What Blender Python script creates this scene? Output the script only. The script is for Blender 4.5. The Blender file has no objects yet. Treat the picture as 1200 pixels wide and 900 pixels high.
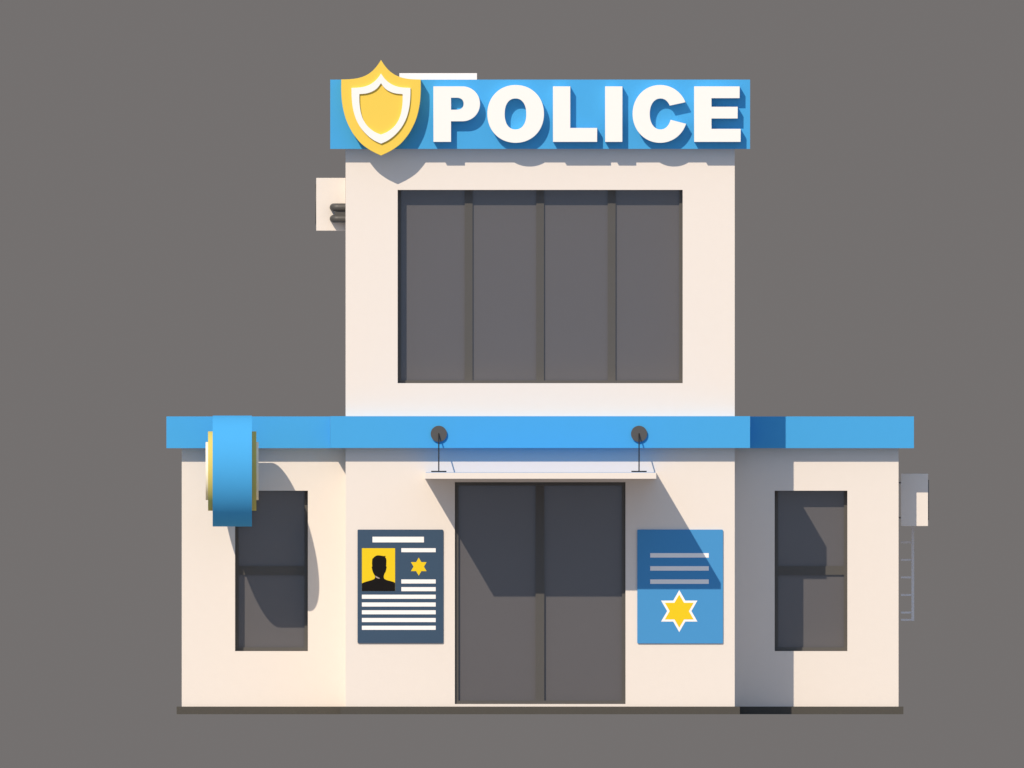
import bpy, bmesh, math
from mathutils import Vector

scene = bpy.context.scene
COL = scene.collection

# ------------------------------------------------------------------ units
# 1 unit = 1 m; the photograph's elevation is 100 picture pixels to the metre
def X(px): return (px - 633.0) / 100.0
def Z(py): return (837.0 - py) / 100.0

# ------------------------------------------------------------------ camera
cam_data = bpy.data.cameras.new('camera')
cam = bpy.data.objects.new('camera', cam_data)
COL.objects.link(cam)
cam_data.type = 'ORTHO'
cam_data.ortho_scale = 12.0
cam.location = (X(600), -25.0, Z(450))
cam.rotation_euler = (math.pi / 2, 0, 0)
cam_data.clip_end = 500.0
scene.camera = cam

# ------------------------------------------------------------------ world
BACK = (0.174, 0.163, 0.160)          # the plain grey backdrop at eye level
SKYC = (0.405, 0.515, 0.715)             # the soft cool light from above and in front
world = bpy.data.worlds.new('World')
scene.world = world
world.use_nodes = True
nt = world.node_tree
nt.nodes.clear()
w_out = nt.nodes.new('ShaderNodeOutputWorld')
w_bg = nt.nodes.new('ShaderNodeBackground')
w_tc = nt.nodes.new('ShaderNodeTexCoord')
w_sep = nt.nodes.new('ShaderNodeSeparateXYZ')
w_map = nt.nodes.new('ShaderNodeMapRange')
w_map.interpolation_type = 'SMOOTHSTEP'
w_map.inputs['From Min'].default_value = 0.0
w_map.inputs['From Max'].default_value = 0.60
w_mix = nt.nodes.new('ShaderNodeMix')
w_mix.data_type = 'RGBA'
nt.links.new(w_tc.outputs['Generated'], w_sep.inputs[0])
# bright towards the sky and towards the open side the facade faces, grey behind the building
w_my = nt.nodes.new('ShaderNodeMath'); w_my.operation = 'MULTIPLY'; w_my.inputs[1].default_value = -0.9
w_mz = nt.nodes.new('ShaderNodeMath'); w_mz.operation = 'MULTIPLY_ADD'; w_mz.inputs[1].default_value = 0.7
nt.links.new(w_sep.outputs['Y'], w_my.inputs[0])
nt.links.new(w_sep.outputs['Z'], w_mz.inputs[0])
nt.links.new(w_my.outputs[0], w_mz.inputs[2])
nt.links.new(w_mz.outputs[0], w_map.inputs['Value'])
nt.links.new(w_map.outputs['Result'], w_mix.inputs['Factor'])
w_mix.inputs['A'].default_value = (*BACK, 1)
w_mix.inputs['B'].default_value = (*SKYC, 1)
nt.links.new(w_mix.outputs['Result'], w_bg.inputs['Color'])
w_bg.inputs['Strength'].default_value = 1.0
nt.links.new(w_bg.outputs[0], w_out.inputs[0])

# ------------------------------------------------------------------ sun
sun_data = bpy.data.lights.new('sun', 'SUN')
sun_data.energy = 3.75
sun_data.color = (1.0, 0.845, 0.67)
sun_data.angle = math.radians(0.35)
sun = bpy.data.objects.new('sun', sun_data)
COL.objects.link(sun)
SUN_DIR = Vector((0.52, 1.0, -0.889)).normalized()
sun.rotation_euler = SUN_DIR.to_track_quat('-Z', 'Y').to_euler()
sun.location = (-6, -12, 12)

# ------------------------------------------------------------------ exposure
scene.view_settings.view_transform = 'Standard'
scene.view_settings.look = 'None'
scene.view_settings.exposure = 0.0
scene.view_settings.gamma = 1.0
scene.render.resolution_x = 1024
scene.render.resolution_y = 768
scene.cycles.max_bounces = 8
scene.cycles.diffuse_bounces = 5

# ------------------------------------------------------------------ materials
MATS = {}
def mat(name, rgb, rough=0.85, spec=0.3, var=0.015, bump=0.0, scale=9.0, metal=0.0):
    m = bpy.data.materials.new(name)
    m.use_nodes = True
    n = m.node_tree
    b = n.nodes['Principled BSDF']
    b.inputs['Roughness'].default_value = rough
    b.inputs['Specular IOR Level'].default_value = spec
    b.inputs['Metallic'].default_value = metal
    tc = n.nodes.new('ShaderNodeTexCoord')
    no = n.nodes.new('ShaderNodeTexNoise')
    no.inputs['Scale'].default_value = scale
    no.inputs['Detail'].default_value = 6.0
    n.links.new(tc.outputs['Object'], no.inputs['Vector'])
    mx = n.nodes.new('ShaderNodeMix')
    mx.data_type = 'RGBA'
    mx.inputs['A'].default_value = (*[c * (1 - var) for c in rgb], 1)
    mx.inputs['B'].default_value = (*[min(1, c * (1 + var)) for c in rgb], 1)
    n.links.new(no.outputs['Fac'], mx.inputs['Factor'])
    n.links.new(mx.outputs['Result'], b.inputs['Base Color'])
    if bump:
        n2 = n.nodes.new('ShaderNodeTexNoise')
        n2.inputs['Scale'].default_value = 60.0
        n2.inputs['Detail'].default_value = 3.0
        n.links.new(tc.outputs['Object'], n2.inputs['Vector'])
        bp = n.nodes.new('ShaderNodeBump')
        bp.inputs['Strength'].default_value = bump
        bp.inputs['Distance'].default_value = 0.004
        n.links.new(n2.outputs['Fac'], bp.inputs['Height'])
        n.links.new(bp.outputs['Normal'], b.inputs['Normal'])
    MATS[name] = m
    return m

M_CREAM = mat('cream_render', (0.80, 0.750, 0.692), 0.95, 0.0, 0.012, 0.12)
M_BLUE = mat('sky_blue_paint', (0.068, 0.375, 0.745), 0.9, 0.05, 0.012)
M_WHITE = mat('white_lettering', (0.87, 0.88, 0.85), 0.9, 0.05, 0.004)
M_YELLOW = mat('gold_yellow_paint', (0.83, 0.60, 0.10), 0.9, 0.05, 0.008)
M_YELLOW2 = mat('olive_gold_paint', (0.72, 0.58, 0.16), 0.9, 0.05, 0.008)
M_COVER = mat('canopy_blue_sheet', (0.03, 0.27, 0.64), 0.9, 0.05, 0.012)
M_DARK = mat('dark_brown_metal', (0.076, 0.074, 0.069), 0.5, 0.5, 0.03)
M_ROD = mat('blackened_steel', (0.02, 0.02, 0.021), 0.6, 0.2, 0.03)
M_BASE = mat('dark_plinth_stone', (0.086, 0.083, 0.074), 0.95, 0.0, 0.04)
M_GLASS = mat('smoked_glass', (0.106, 0.102, 0.105), 0.15, 0.68, 0.03, 0.0, 1.3)
M_SLATE = mat('slate_blue_print', (0.052, 0.092, 0.15), 0.9, 0.05, 0.01)
M_POSTER = mat('mid_blue_print', (0.072, 0.30, 0.61), 0.9, 0.05, 0.01)
M_PAPER = mat('white_print', (0.93, 0.93, 0.93), 0.9, 0.05, 0.003)
M_PYEL = mat('yellow_print', (0.83, 0.60, 0.022), 0.9, 0.05, 0.006)
M_BLACK = mat('black_print', (0.012, 0.011, 0.011), 0.9, 0.05, 0.01)
M_PINK = mat('pale_collar_print', (0.45, 0.36, 0.33), 0.9, 0.05, 0.01)
M_ROOF = mat('grey_roof_felt', (0.30, 0.30, 0.30), 0.95, 0.0, 0.05)
M_STEEL = mat('painted_grey_steel', (0.80, 0.80, 0.82), 0.7, 0.2, 0.02)
M_GROUND = mat('grey_ground', (0.29, 0.27, 0.26), 1.0, 0.0, 0.04, 0.0, 0.8)

# ------------------------------------------------------------------ helpers
def link(o, parent=None):
    COL.objects.link(o)
    if parent is not None:
        o.parent = parent
        o.matrix_parent_inverse.identity()
        o.location = -world_loc(parent)
    return o

def world_loc(o):
    v = Vector(o.location)
    p = o.parent
    while p is not None:
        v = v + Vector(p.location)
        p = p.parent
    return v

def thing(name, label, cat, loc, group=None):
    o = bpy.data.objects.new(name, None)
    o.empty_display_size = 0.2
    COL.objects.link(o)
    o.location = loc
    o['label'] = label
    o['category'] = cat
    if group: o['group'] = group
    return o

def obj(name, bm, m, parent=None, smooth=False, bevel=0.0):
    """links a bmesh given in world coordinates as one mesh object"""
    bmesh.ops.remove_doubles(bm, verts=bm.verts, dist=1e-5)
    bmesh.ops.recalc_face_normals(bm, faces=bm.faces)
    me = bpy.data.meshes.new(name)
    bm.to_mesh(me); bm.free()
    me.materials.append(m)
    if smooth:
        for p in me.polygons: p.use_smooth = True
        me.set_sharp_from_angle(angle=math.radians(35))
    o = bpy.data.objects.new(name, me)
    link(o, parent)
    if bevel:
        b = o.modifiers.new('bevel', 'BEVEL')
        b.width = bevel; b.segments = 2; b.limit_method = 'ANGLE'
        b.angle_limit = math.radians(40)
    return o

def box(bm, x0, x1, y0, y1, z0, z1):
    v = [bm.verts.new(p) for p in ((x0,y0,z0),(x1,y0,z0),(x1,y1,z0),(x0,y1,z0),
                                   (x0,y0,z1),(x1,y0,z1),(x1,y1,z1),(x0,y1,z1))]
    for f in ((0,1,2,3),(4,5,6,7),(0,1,5,4),(1,2,6,5),(2,3,7,6),(3,0,4,7)):
        bm.faces.new([v[i] for i in f])

def pbox(px0, px1, py_top, py_bot, y0, y1):
    bm = bmesh.new()
    box(bm, X(px0), X(px1), y0, y1, Z(py_bot), Z(py_top))
    return bm

def add_pbox(bm, px0, px1, py_top, py_bot, y0, y1):
    box(bm, X(px0), X(px1), y0, y1, Z(py_bot), Z(py_top))

def cyl(bm, a, b, r, n=48, r2=None):
    """capped cylinder from point a to point b"""
    a = Vector(a); b = Vector(b); d = (b - a).normalized()
    u = d.orthogonal().normalized(); w = d.cross(u)
    r2 = r if r2 is None else r2
    A = [bm.verts.new(a + (u*math.cos(t) + w*math.sin(t))*r) for t in [2*math.pi*i/n for i in range(n)]]
    B = [bm.verts.new(b + (u*math.cos(t) + w*math.sin(t))*r2) for t in [2*math.pi*i/n for i in range(n)]]
    for i in range(n):
        bm.faces.new((A[i], A[(i+1) % n], B[(i+1) % n], B[i]))
    bm.faces.new(A); bm.faces.new(B)

def tube(bm, pts, r, n=24):
    """smooth swept tube through pts"""
    pts = [Vector(p) for p in pts]
    rings = []
    up = None
    for i, p in enumerate(pts):
        d = (pts[min(i+1, len(pts)-1)] - pts[max(i-1, 0)]).normalized()
        if up is None: up = d.orthogonal().normalized()
        up = (up - d*up.dot(d)).normalized()
        w = d.cross(up)
        rings.append([bm.verts.new(p + (up*math.cos(t) + w*math.sin(t))*r)
                      for t in [2*math.pi*k/n for k in range(n)]])
    for A, B in zip(rings, rings[1:]):
        for k in range(n):
            bm.faces.new((A[k], A[(k+1) % n], B[(k+1) % n], B[k]))
    bm.faces.new(rings[0]); bm.faces.new(rings[-1])

def plate(name, loops, yf, yb, m, parent=None, bevel=0.0):
    """a plate in the XZ plane cut to outline loops (picture px), front at y=yf, back at yb"""
    cu = bpy.data.curves.new(name, 'CURVE')
    cu.dimensions = '2D'; cu.fill_mode = 'BOTH'
    cu.extrude = max((yb - yf) / 2 - bevel, 0.0001)
    if bevel:
        cu.bevel_depth = bevel; cu.bevel_resolution = 1; cu.offset = -bevel
    for lp in loops:
        sp = cu.splines.new('POLY')
        sp.points.add(len(lp) - 1)
        for q, (a, b) in zip(sp.points, lp): q.co = (X(a), Z(b), 0, 1)
        sp.use_cyclic_u = True
    tmp = bpy.data.objects.new('tmp', cu)
    COL.objects.link(tmp)
    dg = bpy.context.evaluated_depsgraph_get()
    me = bpy.data.meshes.new_from_object(tmp.evaluated_get(dg))
    bpy.data.objects.remove(tmp); bpy.data.curves.remove(cu)
    ym = (yf + yb) / 2
    for v in me.vertices:
        x, y, z = v.co
        v.co = (x, ym - z, y)
    bm = bmesh.new(); bm.from_mesh(me); bpy.data.meshes.remove(me)
    return obj(name, bm, m, parent)

def shell_wall(px0, px1, py_top, py_bot, yf, yb, holes, depth):
    """one closed wall volume, its front cut by openings with reveals `depth` deep"""
    bm = bmesh.new()
    xs = sorted({px0, px1, *[h[0] for h in holes], *[h[1] for h in holes]})
    zs = sorted({py_top, py_bot, *[h[2] for h in holes], *[h[3] for h in holes]})
    for a, b in zip(xs, xs[1:]):
        for c, d in zip(zs, zs[1:]):
            cx, cz = (a+b)/2, (c+d)/2
            if any(h[0] < cx < h[1] and h[2] < cz < h[3] for h in holes): continue
            bm.faces.new([bm.verts.new(p) for p in ((X(a),yf,Z(d)),(X(b),yf,Z(d)),(X(b),yf,Z(c)),(X(a),yf,Z(c)))])
    for h in holes:
        a, b, c, d = X(h[0]), X(h[1]), Z(h[2]), Z(h[3])
        y2 = yf + depth
        for q in (((a,yf,c),(b,yf,c),(b,y2,c),(a,y2,c)), ((a,yf,d),(b,yf,d),(b,y2,d),(a,y2,d)),
                  ((a,yf,c),(a,yf,d),(a,y2,d),(a,y2,c)), ((b,yf,c),(b,yf,d),(b,y2,d),(b,y2,c)),
                  ((a,y2,c),(b,y2,c),(b,y2,d),(a,y2,d))):
            bm.faces.new([bm.verts.new(p) for p in q])
    a, b, c, d = X(px0), X(px1), Z(py_top), Z(py_bot)
    for q in (((a,yf,c),(a,yf,d),(a,yb,d),(a,yb,c)), ((b,yf,c),(b,yf,d),(b,yb,d),(b,yb,c)),
              ((a,yb,c),(b,yb,c),(b,yb,d),(a,yb,d)), ((a,yf,c),(b,yf,c),(b,yb,c),(a,yb,c)),
              ((a,yf,d),(b,yf,d),(b,yb,d),(a,yb,d))):
        bm.faces.new([bm.verts.new(p) for p in q])
    return bm

# ------------------------------------------------------------------ ground
bm = bmesh.new()
bmesh.ops.create_grid(bm, x_segments=8, y_segments=8, size=60)
g = obj('ground', bm, M_GROUND)
g['kind'] = 'structure'

# ------------------------------------------------------------------ the building
WY = 1.33           # the wings stand this far behind the tower's front
BACKY = 5.2
P = 0.18            # projection of every roof band
bld = thing('police_station', 'cream two storey police station building with sky blue roof bands and dark windows',
            'building', (X(633), 2.0, 0))

MAIN_WIN = (466, 800, 222.5, 449)
DOOR = (533, 733, 565, 825)
LWIN = (275.5, 360.8, 575, 763)
RWIN = (907.8, 993, 575, 763)
obj('tower_wall', shell_wall(405, 861, 160, 828, 0, BACKY, [MAIN_WIN, DOOR], 0.30), M_CREAM, bld)
obj('wing_wall', shell_wall(213, 405, 500, 828, WY, BACKY - 0.1, [LWIN], 0.30), M_CREAM, bld)
obj('wing_wall', shell_wall(861, 1053, 500, 828, WY, BACKY - 0.1, [RWIN], 0.30), M_CREAM, bld)

# plinth
bm = pbox(399, 867, 828, 837, -0.05, BACKY + 0.06)
obj('plinth', bm, M_BASE, bld)
obj('plinth', pbox(207, 399, 828, 837, WY - 0.05, BACKY - 0.04), M_BASE, bld)
obj('plinth', pbox(867, 1058.7, 828, 837, WY - 0.05, BACKY - 0.04), M_BASE, bld)

# roof bands: each a parapet frame round a sunken deck
def band(px0, px1, pt, pb, y0, y1, rim, name='roof_band'):
    bm = bmesh.new()
    a, b, c, d = X(px0), X(px1), Z(pt), Z(pb)
    r = rim
    # outer shell
    O = [(a,y0),(b,y0),(b,y1),(a,y1)]
    I = [(a+r,y0+r),(b-r,y0+r),(b-r,y1-r),(a+r,y1-r)]
    for i in range(4):
        j = (i+1) % 4
        bm.faces.new([bm.verts.new((*O[i],d)), bm.verts.new((*O[j],d)), bm.verts.new((*O[j],c)), bm.verts.new((*O[i],c))])
        bm.faces.new([bm.verts.new((*O[i],c)), bm.verts.new((*O[j],c)), bm.verts.new((*I[j],c)), bm.verts.new((*I[i],c))])
        bm.faces.new([bm.verts.new((*I[i],c)), bm.verts.new((*I[j],c)), bm.verts.new((*I[j],c-0.12)), bm.verts.new((*I[i],c-0.12))])
    bm.faces.new([bm.verts.new((*q,c-0.12)) for q in I])
    bm.faces.new([bm.verts.new((*q,d)) for q in O])
    o = obj(name, bm, M_BLUE, bld)
    bm = bmesh.new()
    box(bm, a+r+0.003, b-r-0.003, y0+r+0.003, y1-r-0.003, c-0.117, c-0.10)
    obj('roof_deck', bm, M_ROOF, o)
    return o

band(387, 879, 93.3, 174.5, -P, BACKY + P, 0.14)                       # the sign band on the tower
obj('roof_band', pbox(387, 879, 487.7, 525, -P, BACKY + P - 0.004), M_BLUE, bld)   # ring at first floor
band(195, 386.9, 488, 525.2, WY - P, BACKY + 0.06, 0.14)
band(879.1, 1071, 488, 525.2, WY - P, BACKY + 0.06, 0.14)

# windows and door ---------------------------------------------------
def window(hole, yf, rec_frame, rec_glass, fw, bars, bottom, name='window', divider='mullion', fw_top=0):
    """frame round the opening, bars across, panes behind"""
    a, b, c, d = hole
    bm = bmesh.new()
    y0, y1 = yf + rec_frame, yf + rec_glass + 0.04
    e = 0.15
    add_pbox(bm, a+e, a+fw, c+e, d-e, y0, y1)
    add_pbox(bm, b-fw, b-e, c+e, d-e, y0, y1)
    add_pbox(bm, a+fw, b-fw, d-bottom, d-e, y0, y1)
    if fw_top: add_pbox(bm, a+fw, b-fw, c+e, c+fw_top, y0, y1)
    w = obj(name, bm, M_DARK, bld)
    for q in bars:
        bm = bmesh.new()
        if q[0] == 'v': add_pbox(bm, q[1], q[2], c+fw_top+e, d-bottom, y0 + 0.001, y1)
        else: add_pbox(bm, a+fw, b-fw, q[1], q[2], y0 + 0.001, y1)
        obj(divider, bm, M_DARK, w)
    cuts = [q for q in bars]
    if cuts and cuts[0][0] == 'v':
        edges = [a+fw] + [t for q in cuts for t in (q[1], q[2])] + [b-fw]
        for l, r in zip(edges[::2], edges[1::2]):
            obj('pane', pbox(l, r, c+e, d-bottom, yf+rec_glass, yf+rec_glass+0.02), M_GLASS, w)
    else:
        edges = [c+e] + [t for q in cuts for t in (q[1], q[2])] + [d-bottom]
        for t, u in zip(edges[::2], edges[1::2]):
            obj('pane', pbox(a+fw, b-fw, t, u, yf+rec_glass, yf+rec_glass+0.02), M_GLASS, w)
    return w

w = window(MAIN_WIN, 0, 0.178, 0.203, 4, [('v', 544.6, 553.8), ('v', 628.4, 637.6), ('v', 712.2, 721.4)], 3.2)
w['label'] = 'wide upper window in four tall smoked panes'
w = window(LWIN, WY, 0.190, 0.218, 4, [('h', 663.2, 673.6)], 4.5)
w = window(RWIN, WY, 0.190, 0.218, 4, [('h', 663.2, 673.6)], 4.5)
window(DOOR, 0, 0.040, 0.080, 4.2, [('v', 627.6, 637.8)], 4, name='glass_door', fw_top=4)

# canopy ---------------------------------------------------------------
can = obj('canopy', pbox(498, 769, 553.8, 561, -1.475, 0.02), M_CREAM, bld)
obj('canopy_cover', pbox(499, 768, 553.45, 553.75, -1.44, 0.02), M_COVER, can)
for cx in (514.2, 748.9):
    bm = bmesh.new()
    cyl(bm, (X(cx), -P + 0.001, Z(508.4)), (X(cx), -P - 0.03, Z(508.4)), 0.095, 56)
    obj('wall_rose', bm, M_DARK, can, smooth=True)
    bm = bmesh.new()
    cyl(bm, (X(cx), -P - 0.02, Z(507.5)), (X(cx), -0.70, Z(552.5)), 0.0075, 16)
    obj('tie_rod', bm, M_ROD, can, smooth=True)
    bm = bmesh.new()
    cyl(bm, (X(cx), -0.70, Z(553.25)), (X(cx), -0.70, Z(551.7)), 0.09, 48)
    obj('anchor_plate', bm, M_ROD, can, smooth=True)

# ------------------------------------------------------------------ POLICE lettering
def sup(cx, cy, rx, ry, a0, a1, n=40, e=2.0):
    """points on a superellipse, angles in degrees, 0 = right, 90 = up"""
    out = []
    for i in range(n + 1):
        t = math.radians(a0 + (a1 - a0) * i / n)
        c, s = math.cos(t), math.sin(t)
        out.append((cx + rx * math.copysign(abs(c) ** (2/e), c), cy - ry * math.copysign(abs(s) ** (2/e), s)))
    return out

T, B = 101.2, 166.3
sign = thing('letter_sign', 'raised white block letters reading POLICE on the topmost blue band',
             'sign', (X(688), -P, Z(B)))
letters = [
    [[(507.9, B), (507.9, T)] + sup(541.5, 121.7, 21.0, 20.5, 90, -90, 40, 2.05) + [(528.6, 142.2), (528.6, B)],
     [(528.6, 128.6), (528.6, 114.6)] + sup(535.5, 121.6, 7.8, 7.0, 90, -90, 24, 2.2)],
    [sup(604.3, 133.5, 33.2, 33.9, 0, 360, 90, 2.08)[:-1], sup(604.1, 133.6, 12.6, 18.1, 0, 360, 60, 2.25)[:-1]],
    [[(648, B), (648, T), (668.3, T), (668.3, 149.9), (699.8, 149.9), (699.8, B)]],
    [[(709.1, B), (709.1, T), (729.4, T), (729.4, B)]],
    [sup(773.6, 133.5, 32.3, 33.9, 23.3, 340.5, 80, 2.04) + sup(774, 133.6, 12.5, 18.1, 339.5, 31.0, 60, 2.15)],
    [[(813.4, B), (813.4, T), (866.8, T), (866.8, 115.1), (833.8, 115.1), (833.8, 125.1), (864.5, 125.1),
      (864.5, 138.9), (833.8, 138.9), (833.8, 151), (868, 151), (868, B)]],
]
for L in letters:
    plate('letter', L, -P - 0.135, -P - 0.0005, M_WHITE, sign, bevel=0.002)

# ------------------------------------------------------------------ shield
def spline(pts, sub=6):
    """Catmull-Rom through pts (open)"""
    out = []
    n = len(pts)
    for i in range(n - 1):
        p0 = pts[max(i-1, 0)]; p1 = pts[i]; p2 = pts[i+1]; p3 = pts[min(i+2, n-1)]
        for k in range(sub):
            t = k / sub
            out.append(tuple(0.5*((2*p1[j]) + (-p0[j]+p2[j])*t + (2*p0[j]-5*p1[j]+4*p2[j]-p3[j])*t*t
                                  + (-p0[j]+3*p1[j]-3*p2[j]+p3[j])*t**3) for j in (0, 1)))
    out.append(pts[-1])
    return out

def shield(top, side):
    """half outlines (dx, y) in enlarged px -> full closed loop in picture px"""
    h = spline(top)[:-1] + spline(side)
    s = 7.03
    r = [(446.5 + dx / s, 62 + y / s) for dx, y in h]
    l = [(446.5 - dx / s, 62 + y / s) for dx, y in h[1:-1]][::-1]
    return r + l

S_OUT = shield([(0,58),(32,106),(72,150),(122,184),(182,206),(250,216),(327,219)],
               [(327,219),(328,300),(324,380),(316,440),(303,500),(284,560),(255,622),(222,677),(170,740),(122,780),(65,815),(0,846)])
R_OUT = shield([(0,170),(30,212),(65,244),(105,267),(160,283),(243,289)],
               [(243,289),(242,360),(236,430),(224,490),(205,548),(178,600),(145,645),(100,690),(52,724),(0,748)])
R_IN = shield([(0,250),(25,284),(50,306),(85,324),(125,335),(178,340)],
              [(178,340),(178,400),(173,450),(164,500),(147,548),(122,590),(92,622),(50,652),(0,673)])
em = thing('shield_emblem', 'golden yellow shield with a white inner border, left of the lettering',
           'emblem', (X(446.5), -P, Z(182)))
plate('shield_plate', [S_OUT], -P - 0.20, -P - 0.0005, M_YELLOW, em, bevel=0.002)
plate('shield_border', [R_OUT, R_IN], -P - 0.224, -P - 0.1995, M_WHITE, em, bevel=0.0015)

# ------------------------------------------------------------------ round projecting sign on the left wing
cy_, cz_ = WY - 0.87, Z(552)
rs = thing('round_sign', 'thick sky blue round sign seen edge on with yellow and white side discs',
           'sign', (X(272), cy_, cz_ - 0.65))
def disc(name, px0, px1, r, m, parent, n=128):
    bm = bmesh.new()
    cyl(bm, (X(px0), cy_, cz_), (X(px1), cy_, cz_), r, n)
    return obj(name, bm, m, parent, smooth=True)
disc('sign_drum', 249.2, 295.2, 0.65, M_BLUE, rs)
disc('yellow_disc', 243.8, 249.2, 0.465, M_YELLOW2, rs)
disc('yellow_disc', 295.2, 300.4, 0.465, M_YELLOW2, rs)
disc('white_disc', 241.0, 243.8, 0.34, M_WHITE, rs)
disc('white_disc', 300.4, 303.0, 0.34, M_WHITE, rs)
bm = bmesh.new()
box(bm, X(266), X(278), WY - 0.27, WY - P + 0.001, cz_ + 0.33, cz_ + 0.45)
obj('bracket', bm, M_BLUE, rs)

# ------------------------------------------------------------------ posters
def star(cx, cy, r):
    pts = []
    for k in range(12):
        a = math.radians(90 + 30 * k)
        q = r if k % 2 == 0 else r / math.sqrt(3)
        pts.append((cx + q * math.cos(a), cy - q * math.sin(a)))
    return pts

def rect(a, b, c, d): return [(a, c), (b, c), (b, d), (a, d)]
def rrect(a, b, c, d, r=1.2):
    out = []
    for (x, y, s) in ((b-r, c+r, 0), (a+r, c+r, 90), (a+r, d-r, 180), (b-r, d-r, 270)):
        for k in range(5):
            t = math.radians(s + 22.5 * k)
            out.append((x + r*math.cos(t), y - r*math.sin(t)))
    return out

PY = -0.018
def ink(name, loops, m, parent, lift=0.0):
    return plate(name, loops, PY - 0.0015 - lift, PY + 0.0005, m, parent)

wp = thing('wanted_poster', 'slate blue wanted poster with a black silhouette on yellow, left of door',
           'poster', (X(469), 0, Z(753.5)))
plate('board', [rrect(419, 519.4, 620.6, 753.6)], PY, 0.0005, M_SLATE, wp)
ink('title_bar', [rect(436.5, 496.8, 629, 635.6)], M_PAPER, wp)
ink('text_line', [rect(470.3, 510.6, 642.4, 647.1)], M_PAPER, wp)
for t in (679, 688): ink('text_line', [rect(470.3, 510.6, t, t + 4.8)], M_PAPER, wp)
for k in range(5): ink('text_line', [rect(424.1, 510.6, 696.9 + 9.1*k, 701.7 + 9.1*k)], M_PAPER, wp)
ink('star', [star(490.7, 664, 10.6)], M_PYEL, wp)
ph = ink('portrait_square', [rect(424.1, 463, 642.4, 692.6)], M_PYEL, wp)
sil = [(86,795),(86,668),(125,652),(160,640),(240,618),(286,600),(301,580),(303,560),(298,540),(283,518),(268,488),(258,455),
       (245,400),(250,392),(256,398),(252,340),(254,290),(258,266),(275,250),(300,225),(325,212),(350,207),(400,212),(440,220),
       (480,217),(466,236),(484,258),(490,290),(488,345),(485,398),(493,392),(494,404),(482,455),(476,480),(462,498),(450,528),
       (445,560),(452,592),(490,615),(560,632),(605,646),(631,660),(631,795)]
plate('portrait_silhouette', [[(418 + a/14.06, 636 + b/14.06) for a, b in sil]], PY - 0.003, PY - 0.0012, M_BLACK, ph)
col_ = [(303,541),(322,552),(350,566),(388,590),(352,590),(318,575)]
plate('collar', [[(418 + a/14.06, 636 + b/14.06) for a, b in col_]], PY - 0.0045, PY - 0.0027, M_PINK, ph)

nb = thing('notice_board', 'bright blue notice board with large yellow star, right of door',
           'notice board', (X(797), 0, Z(754)))
plate('board', [rrect(746.8, 847.2, 620.6, 754)], PY, 0.0005, M_POSTER, nb)
for t in (648.2, 663.5, 679): ink('text_line', [rect(762, 830.6, t, t + 5.2)], M_PAPER, nb)
so = ink('star_outline', [star(796.0, 716.1, 24.6)], M_PAPER, nb)
plate('star', [star(796.0, 716.1, 19.4)], PY - 0.003, PY - 0.0012, M_PYEL, so)

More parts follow.
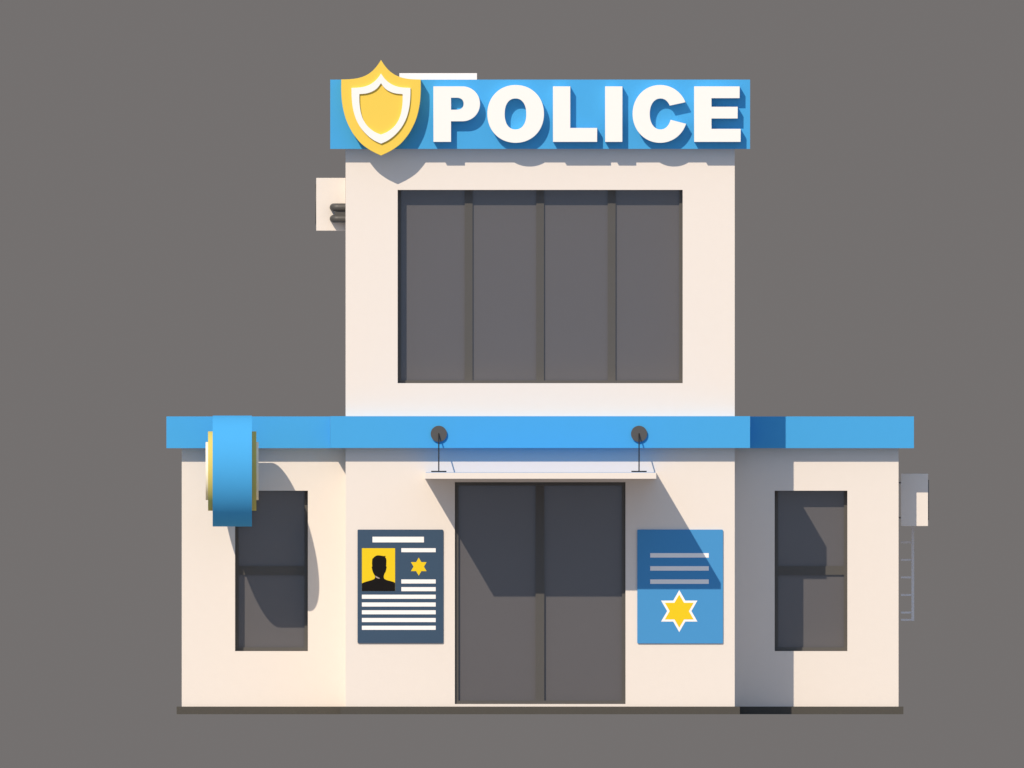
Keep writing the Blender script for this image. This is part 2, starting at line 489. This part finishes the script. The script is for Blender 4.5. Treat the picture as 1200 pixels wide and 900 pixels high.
# ------------------------------------------------------------------ air conditioners
def air_con(label, px0, px1, pt, pb, y0, y1, side, pipes):
    a = thing('air_conditioner', label, 'air conditioner', (X((px0+px1)/2), (y0+y1)/2, Z(pb)), 'air conditioners on the side walls')
    obj('casing', pbox(px0, px1, pt, pb, y0, y1), M_CREAM, a, bevel=0.004)
    if side > 0:
        for q in (565, 606):
            obj('mounting_arm', pbox(1053.05, px0 + 0.1, q, q + 1.4, y0 + 0.3, y0 + 0.34), M_STEEL, a)
    # round fan grille on the outer face
    xo = X(px0) if side < 0 else X(px1)
    cx, cz = (y0 + y1)/2, (Z(pt) + Z(pb))/2
    bm = bmesh.new()
    # one ridged disc, lathed: ridges and valleys like the rings of a fan guard
    prof = [(0.02, 0.010)]
    for q in range(5):
        prof += [(0.05 + q*0.04, 0.002), (0.07 + q*0.04, 0.010)]
    prof += [(0.235, 0.010), (0.240, 0.0)]
    n = 48
    rings = [[bm.verts.new((xo + side*h, cx + r*math.cos(2*math.pi*i/n), cz + r*math.sin(2*math.pi*i/n)))
              for i in range(n)] for r, h in prof]
    bm.faces.new(rings[0])
    for A, B_ in zip(rings, rings[1:]):
        for i in range(n):
            bm.faces.new((A[i], A[(i+1) % n], B_[(i+1) % n], B_[i]))
    obj('fan_grille', bm, M_DARK, a)
    if pipes:
        for py in pipes:
            # out of the front of the casing, round an elbow and into the tower wall
            bm = bmesh.new()
            r = 0.046
            ye = y0 - 0.145
            xs_ = X(386.3) + r
            pts = [(xs_ , y0 + 0.01, Z(py)), (xs_, y0 - 0.09, Z(py))]
            for k in range(1, 7):
                t = math.radians(90 * k / 6)
                pts.append((xs_ + 0.055*(1 - math.cos(t)), y0 - 0.09 - 0.055*math.sin(t), Z(py)))
            pts.append((X(405.4), ye, Z(py)))
            tube(bm, pts, r)
            obj('pipe', bm, M_DARK, a, smooth=True)
        obj('pipe_gap_block', pbox(392, 404.8, 246.5, 252.6, y0 - 0.15, y0 + 0.002), M_DARK, a)  # dark block filling the gap between the two pipes
    return a
air_con('cream air conditioner with two dark bent pipes on the tower side',
        370.6, 404.9, 208.5, 270.4, 0.45, 1.25, -1, (242.9, 256.3))
air_con('cream air conditioner half in shade above the grey wall ladder',
        1055.7, 1087.6, 555.2, 616.6, WY + 0.405, WY + 1.2, 1, None)

# ------------------------------------------------------------------ ladder on the right side wall
LY0, LY1 = WY + 1.35, WY + 1.80
ld = thing('wall_ladder', 'thin grey ladder fixed to the right side wall below the air conditioner', 'ladder',
           (X(1062), (LY0+LY1)/2, Z(727.5)))
for y in (LY0, LY1):
    obj('rail', pbox(1068.1, 1071.3, 560, 727.5, y - 0.02, y + 0.02), M_STEEL, ld)
rows = [565.7, 594.3, 614.9, 635.5, 656.1, 676.6, 697.2, 717.8]
for r_ in rows:
    bm = bmesh.new()
    cyl(bm, (X(1069.7), LY0 + 0.02, Z(r_)), (X(1069.7), LY1 - 0.02, Z(r_)), 0.013, 12)
    obj('rung', bm, M_STEEL, ld, smooth=True)
for r_ in rows + [726.4]:
    for y in (LY0, LY1):
        obj('wall_bracket', pbox(1053.05 if r_ < 580 else 1055.8, 1068.1, r_ - 1.1, r_ + 1.1, y - 0.012, y + 0.012), M_STEEL, ld)

# ------------------------------------------------------------------ white box on the tower roof
bm = pbox(468, 559, 85.8, 103.2, 0.8, 1.6)
rb = obj('roof_box', bm, M_PAPER, None, bevel=0.003)
rb['label'] = 'low flat white box on the tower roof, showing behind the shield'
rb['category'] = 'roof box'
